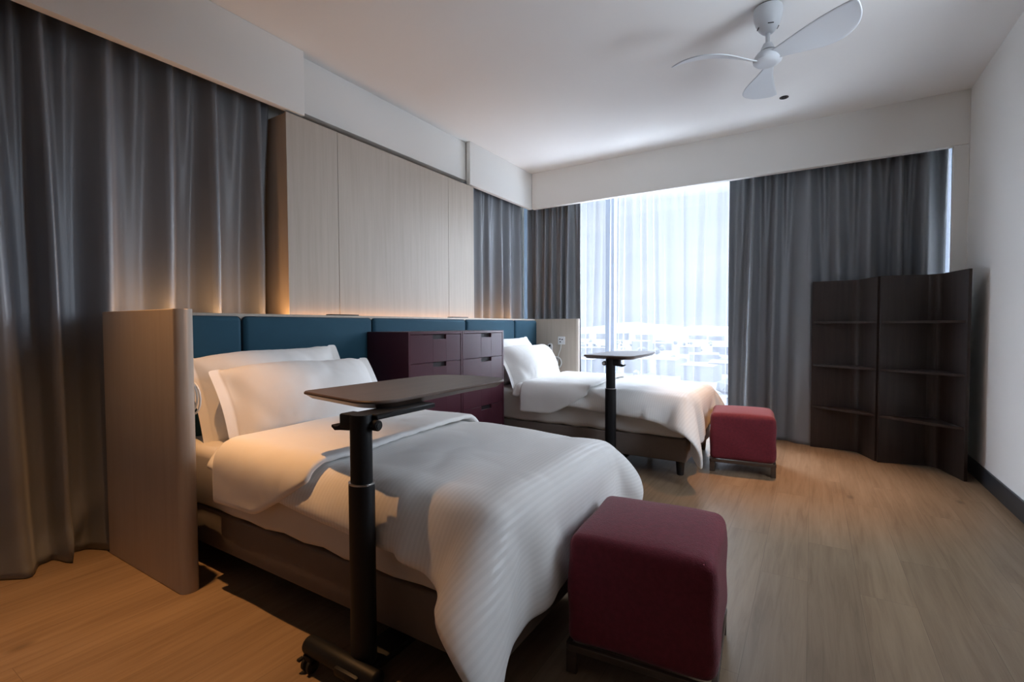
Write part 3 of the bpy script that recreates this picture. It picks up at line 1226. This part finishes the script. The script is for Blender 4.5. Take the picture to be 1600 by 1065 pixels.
# ---------------------------------------------------------------- over-bed tables
def build_table(pole, top, ztop, label, knob, lever, barx, split):
    t = thing('overbed_table', label, 'over-bed table', (pole[0], pole[1], 0), group='height-adjustable over-bed tables')
    px_, py_ = pole
    pts = [(x - px_, y - py_) for x, y in top]
    bm = bmesh.new()
    cen = Vector((sum(p[0] for p in pts) / len(pts), sum(p[1] for p in pts) / len(pts)))
    rings = []
    for ins, z in ((.030, -.029), (.008, -.014), (0, -.010), (0, -.004), (.004, 0)):
        ring = []
        for q in pts:
            d = Vector(q) - cen
            ring.append(bm.verts.new((*(cen + d * (1 - ins / d.length)), ztop + z)))
        rings.append(ring)
    n_ = len(pts)
    for r0_, r1_ in zip(rings[:-1], rings[1:]):
        for k in range(n_):
            bm.faces.new((r0_[k], r0_[(k + 1) % n_], r1_[(k + 1) % n_], r1_[k]))
    bm.faces.new(rings[0][::-1])
    bm.faces.new(rings[-1])
    from_bm('tabletop', bm, M['tabletop'], t, angle=25)
    # bracket below the top
    bm = bmesh.new()
    add_box(bm, -.050, .050, .02, .30, ztop - .046, ztop - .028, .004, 1)
    add_box(bm, min(0, lever * .075), max(0, lever * .075), -.024, .034, ztop - .075, ztop - .028, .006, 2)
    from_bm('bracket', bm, M['blackmetal'], t)
    bm = bmesh.new()
    add_lathe(bm, [(.016, -.004), (.0175, 0), (.0175, knob[3] * .026), (.014, knob[3] * .030)], 24, (knob[0], knob[1], ztop - .062), knob[2])
    kn = from_bm('knob', bm, M['blackmetal'], t)
    bm = bmesh.new()
    add_lathe(bm, [(.010, knob[3] * .0295), (.010, knob[3] * .0325)], 24, (knob[0], knob[1], ztop - .062), knob[2])
    from_bm('knob_cap', bm, M['chrome'] if split < 0 else M['rubber'], kn)
    # release lever
    sx = lever
    bm = bmesh.new()
    pl = [(.0, -.060), (.060, -.066), (.085, -.078), (.112, -.082), (.135, -.076), (.138, -.084), (.112, -.096), (.07, -.092), (.0, -.088)]
    lo = [bm.verts.new((sx * (.03 + a * .62), -.022, ztop + b * .85 - .004)) for a, b in pl]
    hi = [bm.verts.new((sx * (.03 + a * .62), .022, ztop + b * .85 - .004)) for a, b in pl]
    n = len(pl)
    bm.faces.new(lo)
    bm.faces.new(hi[::-1])
    for k in range(n):
        bm.faces.new((lo[k], hi[k], hi[(k + 1) % n], lo[(k + 1) % n]))
    from_bm('lever', bm, M['blackmetal'], t)

    def oval(r0, r1, z0, z1, nm):
        p2 = [(r0 * math.cos(a), r1 * math.sin(a)) for a in [2 * PI * k / 40 for k in range(40)]]
        return prism(nm, p2, z0, z1, M['blackmetal'], t, bev=.003, seg=2)
    oval(.037, .032, .60, ztop - .027, 'inner_column')
    oval(.0435, .038, .07, .652, 'outer_column')
    p2 = [(.0440 * math.cos(a), .0385 * math.sin(a)) for a in [2 * PI * k / 40 for k in range(40)]]
    prism('collar', p2, .652, .657, M['chrome'], t, bev=.001, seg=1)
    # base: spine under the bed with a cross bar at each end
    bm = bmesh.new()
    add_box(bm, -.055, .055, -.08, .62, .055, .085, .01, 2)
    from_bm('base_spine', bm, M['blackmetal'], t)
    for yb, x0, x1 in ((-.040, barx[0], barx[1]), (.60, barx[0], barx[1])):
        bm = bmesh.new()
        r = .030
        add_lathe(bm, [(r * .6, x0 - .012), (r * .92, x0 - .006), (r, x0), (r, x1), (r * .92, x1 + .006), (r * .6, x1 + .012)], 24, (0, yb, .075), 'X')
        from_bm('base_bar', bm, M['blackmetal'], t)
        for x in (x0 + .02, x1 - .02):
            bm = bmesh.new()
            add_box(bm, x - .020, x + .020, yb - .030, yb + .012, .026, .058, .005, 2)
            add_box(bm, x - .034, x - .018, yb - .044, yb - .022, .036, .046, .003, 1)
            cs = from_bm('caster', bm, M['blackmetal'], t)
            for s in (-1, 1):
                bm = bmesh.new()
                add_lathe(bm, [(.018, -.007), (.023, -.005), (.023, .005), (.018, .007)], 24, (x + s * .013, yb - .016, .0235), 'X')
                from_bm('wheel', bm, M['rubber'], cs)
    return t


top1 = round_poly([(-1.682, 1.155), (-1.205, 1.080), (-1.205, 1.62), (-1.205, 1.95), (-1.43, 1.965), (-1.655, 1.93), (-1.672, 1.64)],
                  [.03, .10, 0, .22, .12, .26, 0], 10)
build_table((-1.209, 1.038), top1, .90, 'dark over-bed table in front of the near bed, its long top reaching over the duvet', (.030, .020, 'X', 1), -1, (-.22, .10), 1)
top2 = round_poly([(-1.565, 3.600), (-1.150, 3.560), (-1.150, 4.02), (-1.175, 4.36), (-1.36, 4.40), (-1.54, 4.36), (-1.565, 4.05)],
                  [.03, .06, 0, .18, .12, .2, 0], 10)
build_table((-1.340, 3.628), top2, .915, 'dark over-bed table before the window, standing beside the far bed', (-.040, -.012, 'Y', -1), 1, (-.175, .165), -1)

# ---------------------------------------------------------------- corner shelves
def build_shelf(p0, p1, p2, label):
    """p0 outer edge of the back panel, p1 inner corner, p2 front edge of the side panel"""
    H = 1.549
    t = thing('bookcase', label, 'bookcase', (p0[0], p0[1], 0), group='dark angled bookcases')
    v0, v1, v2 = [Vector((p[0] - p0[0], p[1] - p0[1])) for p in (p0, p1, p2)]
    d1 = (v1 - v0).normalized()
    d2 = (v2 - v1).normalized()
    n1 = Vector((-d1.y, d1.x))
    n2 = Vector((-d2.y, d2.x))
    th = .020
    R = .07
    ang = d1.angle(d2)
    tl = R * math.tan(ang / 2)
    a, b = v1 - d1 * tl, v1 + d2 * tl
    arc = []
    for k in range(9):
        s = k / 8
        q = (1 - s) ** 2 * a + 2 * s * (1 - s) * (v1 * .8 + (a + b) * .1) + s * s * b
        tn = ((1 - s) * d1 + s * d2).normalized()
        arc.append((q, Vector((-tn.y, tn.x))))
    back = [(v0, n1), arc[0]]
    inner = [p for p, n in back]
    outer = [p + n * th for p, n in back]
    prism('back_panel', [tuple(p) for p in inner] + [tuple(p) for p in outer[::-1]], 0, H, M['shelfwood'], t, bev=.0015, seg=1)
    side = arc + [(v2, n2)]
    inner = [p for p, n in side]
    outer = [p + n * th for p, n in side]
    prism('side_panel', [tuple(p) for p in inner] + [tuple(p) for p in outer[::-1]], 0, H, M['shelfwood'], t, bev=.0015, seg=1)
    front0 = v0 + d1 * .012
    front1 = v2 - d2 * .02
    tri = [front0] + [p for p, n in arc] + [front1]
    for z in (.372, .762, 1.158):
        prism('shelf', [tuple(p) for p in tri], z, z + .020, M['shelfwood'], t, bev=.0015, seg=1)
    return t


build_shelf((.003, 5.330), (.352, 5.318), (.462, 5.030), 'dark brown angled bookcase on the left, standing before the grey curtain')
build_shelf((.480, 4.998), (.858, 5.085), (.958, 4.705), 'dark brown angled bookcase on the right, next to the white wall')

# ---------------------------------------------------------------- ceiling fan
fan = thing('ceiling_fan', 'white three-blade ceiling fan hanging on a short rod', 'ceiling fan', (-.245, 3.29, ZC))
cn = lathe('canopy', [(.066, 0), (.0765, -.006), (.079, -.03), (.076, -.06), (.066, -.095), (.050, -.125), (.034, -.145), (.024, -.152)], M['fan'], fan, 40, (0, 0, -.008))
lathe('canopy_gap', [(.060, -.008), (.060, 0)], M['fandark'], cn, 32)
for k in range(4):
    a = rad(20 + 90 * k)
    bm = bmesh.new()
    add_box(bm, -.016, .016, -.002, .002, -.002, .002)
    bmesh.ops.transform(bm, matrix=Matrix.Translation((.0545 * math.cos(a), .0545 * math.sin(a), -.127)) @ Matrix.Rotation(a + PI / 2, 4, 'Z'), verts=bm.verts[:])
    from_bm('vent_slit', bm, M['fandark'], cn)
lathe('rod', [(.0125, -.155), (.0125, -.235)], M['fan'], fan, 20)
lathe('rod_cover', [(.016, -.215), (.024, -.219), (.031, -.235), (.040, -.255), (.046, -.262)], M['fan'], fan, 32)
lathe('cover_gap', [(.040, -.262), (.040, -.267)], M['fandark'], fan, 32)
lathe('hub', [(.048, -.267), (.056, -.273), (.070, -.290), (.078, -.308), (.077, -.322), (.066, -.333), (.045, -.338), (.02, -.340)], M['fan'], fan, 40)


def blade(ang):
    n, m = 26, 9
    R0, R1 = .045, .545
    P = np.zeros((n, m, 3))
    for i in range(n):
        s = i / (n - 1)
        r = R0 + (R1 - R0) * s
        # scythe outline: narrow root, widest beyond the middle, swept pointed tip
        wd = .070 + .130 * math.sin(min(1, s / .62) * PI / 2) ** 1.6
        if s > .55:
            q = (s - .55) / .45
            wd *= max(0.03, 1 - q ** 2.6) ** .6
        sweep = wd / 2 - .048 - .020 * s + .012 * math.sin(PI * s)
        pitch = rad(30 - 14 * s)
        for j in range(m):
            w = (j / (m - 1) - .5) * wd
            P[i, j] = (r, sweep + w * math.cos(pitch), -.310 + .004 * s + .004 * math.sin(PI * s) - w * math.sin(pitch) - .25 * (w * w))
    c, q = math.cos(ang), math.sin(ang)
    X = P[..., 0] * c - P[..., 1] * q
    Y = P[..., 0] * q + P[..., 1] * c
    P = np.stack([X, Y, P[..., 2]], -1)
    o = grid_mesh('blade', P, M['fan'], fan)
    solidify(o, .008, 0)
    subsurf(o, 1)


for a in (208, 325, 95):
    blade(rad(a))

# ---------------------------------------------------------------- ceiling downlights
def downlight(loc, label, power=0.0, angle=80, blend=.5, rot=(0, 0, 0), group=None):
    t = thing('downlight', label, 'downlight', loc, group=group)
    bm = bmesh.new()
    add_lathe(bm, [(.034, 0), (.034, -.003), (.026, -.004), (.024, 0)], 32, caps=False)
    from_bm('trim_ring', bm, M['blackmetal'], t)
    lathe('lens', [(.022, -.0005), (.022, -.0015), (.012, -.003)], M['slot'], t, 24)
    if power:
        l = spot_light('downlight_beam', (loc[0], loc[1], loc[2] - .012), power, WARM, angle, blend, .022, rot)
    return t


downlight((-2.24, .915, ZC), 'small recessed ceiling light shining beside the near bed head', DOWNLIGHT_POWER, 64, 1.0, (rad(-10), rad(-4), 0))
downlight((-.221, 4.656, ZC), 'small dark recessed ceiling light beyond the fan, above the far ottoman', DOWNLIGHT_POWER * 1.0, 50, 1.0, (rad(-7), 0, 0))

# ---------------------------------------------------------------- nurse call sets on the end panels
def ring_pts(c, r, n=14, turns=1.0, y=0.0, dy=0.0, ph=0.0):
    return [(c[0] + r * math.cos(ph + 2 * PI * turns * k / n), y + dy * k / n, c[1] + r * math.sin(ph + 2 * PI * turns * k / n)) for k in range(n + 1)]


FY = 5.071
sk = thing('wall_socket', 'white square call socket on the far beige end panel', 'socket', (-2.468, FY, .977))
box('plate', (-.046, .046, -.012, 0, -.046, .046), M['white'], sk, bev=.005)
for dx, dz in ((-.018, .016), (.012, .012), (-.014, -.016)):
    box('port', (dx - .009, dx + .009, -.0135, -.011, dz - .006, dz + .006), M['slot'], sk, bev=.001, seg=1)
hs = thing('call_handset', 'white nurse call handset clipped on the far end panel, its cord coiled below', 'handset', (-2.612, FY, .86))
bm = bmesh.new()
add_prism(bm, round_poly([(-.024, -.085), (.024, -.085), (.030, .085), (-.030, .085)], [.018, .018, .029, .029], 6), 0, .026, .005, 2)
bmesh.ops.rotate(bm, cent=(0, 0, 0), matrix=Matrix.Rotation(rad(90), 3, 'X'), verts=bm.verts[:])
from_bm('body', bm, M['white'], hs)
lathe('button', [(.012, -.031), (.014, -.026)], M['slot'], hs, 20, (0, 0, .055), 'Y')
pts = [(.0, -.014, -.085), (.005, -.016, -.11)] + ring_pts((.085, -.14), .072, 16, 2.3, -.016, -.012, PI) + [(.10, -.016, -.05), (.135, -.014, .0), (.142, -.014, .05), (.143, -.014, .085)]
tube('cord', pts, .0048, M['cordwhite'], hs)
pts = ring_pts((.085, -.14), .070, 16, 1.0, -.020, 0)
tube('cord', pts[:-1], .0048, M['cordwhite'], hs, closed=True)

NY = 1.055
cc = thing('coiled_cable', 'white cord coiled on the near end panel beside the pillows', 'cord', (-2.40, NY, .9))
lathe('hook', [(.008, 0), (.008, .03), (.014, .032), (.014, .036)], M['white'], cc, 16, (-.0, 0, .0), 'Y')
for k in range(3):
    pts = ring_pts((.012 + .006 * k, -.055 - .008 * k), .062 + .006 * k, 16, 1.0, .014 + .007 * k, 0)
    tube('cord', pts[:-1], .0042, M['cordwhite'], cc, closed=True)
tube('cord', [(-.05, .012, .12), (.01, .014, .11), (.045, .018, .085), (.052, .02, .05), (.045, .02, .0), (.05, .02, -.05)], .0042, M['cordwhite'], cc)

# ---------------------------------------------------------------- the town outside
GZ = -32.0
bm = bmesh.new()
add_box(bm, -1500, 900, 40, 2600, GZ - 2, GZ)
structure(from_bm('ground_outside', bm, M['ground'], smooth=False))
n = 160
P = np.zeros((n, 6, 3))
for i in range(n):
    x = -2600 + 4200 * i / (n - 1)
    hh = 26 + 16 * math.sin(i * .12) + 9 * math.sin(i * .31 + 1) + 4 * math.sin(i * .83)
    for j in range(6):
        q = j / 5
        P[i, j] = (x, 2300 + 700 * q, GZ + hh * math.sin(q * PI * .5) ** .7 if j else GZ)
h = grid_mesh('hills_outside', P, M['hill'])
structure(h)
rs = random.Random(12)
placed = []


def free(x, y, r):
    return all((x - a) ** 2 + (y - b) ** 2 > (r + c) ** 2 for a, b, c in placed)


for row, (d0, d1, cnt) in enumerate(((190, 260, 9), (270, 400, 12), (430, 700, 14), (750, 1200, 12))):
    for i in range(cnt):
        d = rs.uniform(d0, d1)
        f = -.55 + .56 * (i + rs.uniform(.1, .9)) / cnt
        x = d * f
        w, dp, hgt = rs.uniform(8, 20) * (1 + row * .35), rs.uniform(8, 16), rs.uniform(3.5, 8) * (1 + row * .35)
        rr_ = math.hypot(w, dp) / 2 + 1
        if not free(x, d, rr_):
            continue
        placed.append((x, d, rr_))
        t = thing('building', 'pale hazy town building seen through the sheer curtain', 'building', (x, d, GZ), rs.uniform(-.4, .4), 'hazy buildings beyond the window')
        box('walls', (-w / 2, w / 2, -dp / 2, dp / 2, 0, hgt), M['city'] if rs.random() < .6 else M['city2'], t)
        bm = bmesh.new()
        rh = rs.uniform(.6, 2.0)
        pr = [(-dp / 2 - .4, hgt), (0, hgt + rh), (dp / 2 + .4, hgt)]
        a_ = [bm.verts.new((-w / 2 - .4, y, z)) for y, z in pr]
        b_ = [bm.verts.new((w / 2 + .4, y, z)) for y, z in pr]
        bm.faces.new(a_)
        bm.faces.new(b_[::-1])
        for q in range(3):
            bm.faces.new((a_[q], b_[q], b_[(q + 1) % 3], a_[(q + 1) % 3]))
        from_bm('roof', bm, M['cityroof'], t, smooth=False)
bm = bmesh.new()
for i in range(150):
    d = rs.uniform(180, 900)
    f = rs.uniform(-.58, .03)
    r = rs.uniform(2.0, 4.5)
    if not free(d * f, d, r + .8):
        continue
    v = bmesh.ops.create_icosphere(bm, subdivisions=1, radius=r, matrix=Matrix.Translation((d * f, d, GZ + r * .8)))['verts']
    for q in v:
        q.co += Vector((rs.uniform(-.5, .5), rs.uniform(-.5, .5), rs.uniform(-.5, .5)))
tag(from_bm('treetops', bm, M['tree']), 'hazy treetops scattered between the town buildings', 'trees', kind='stuff')
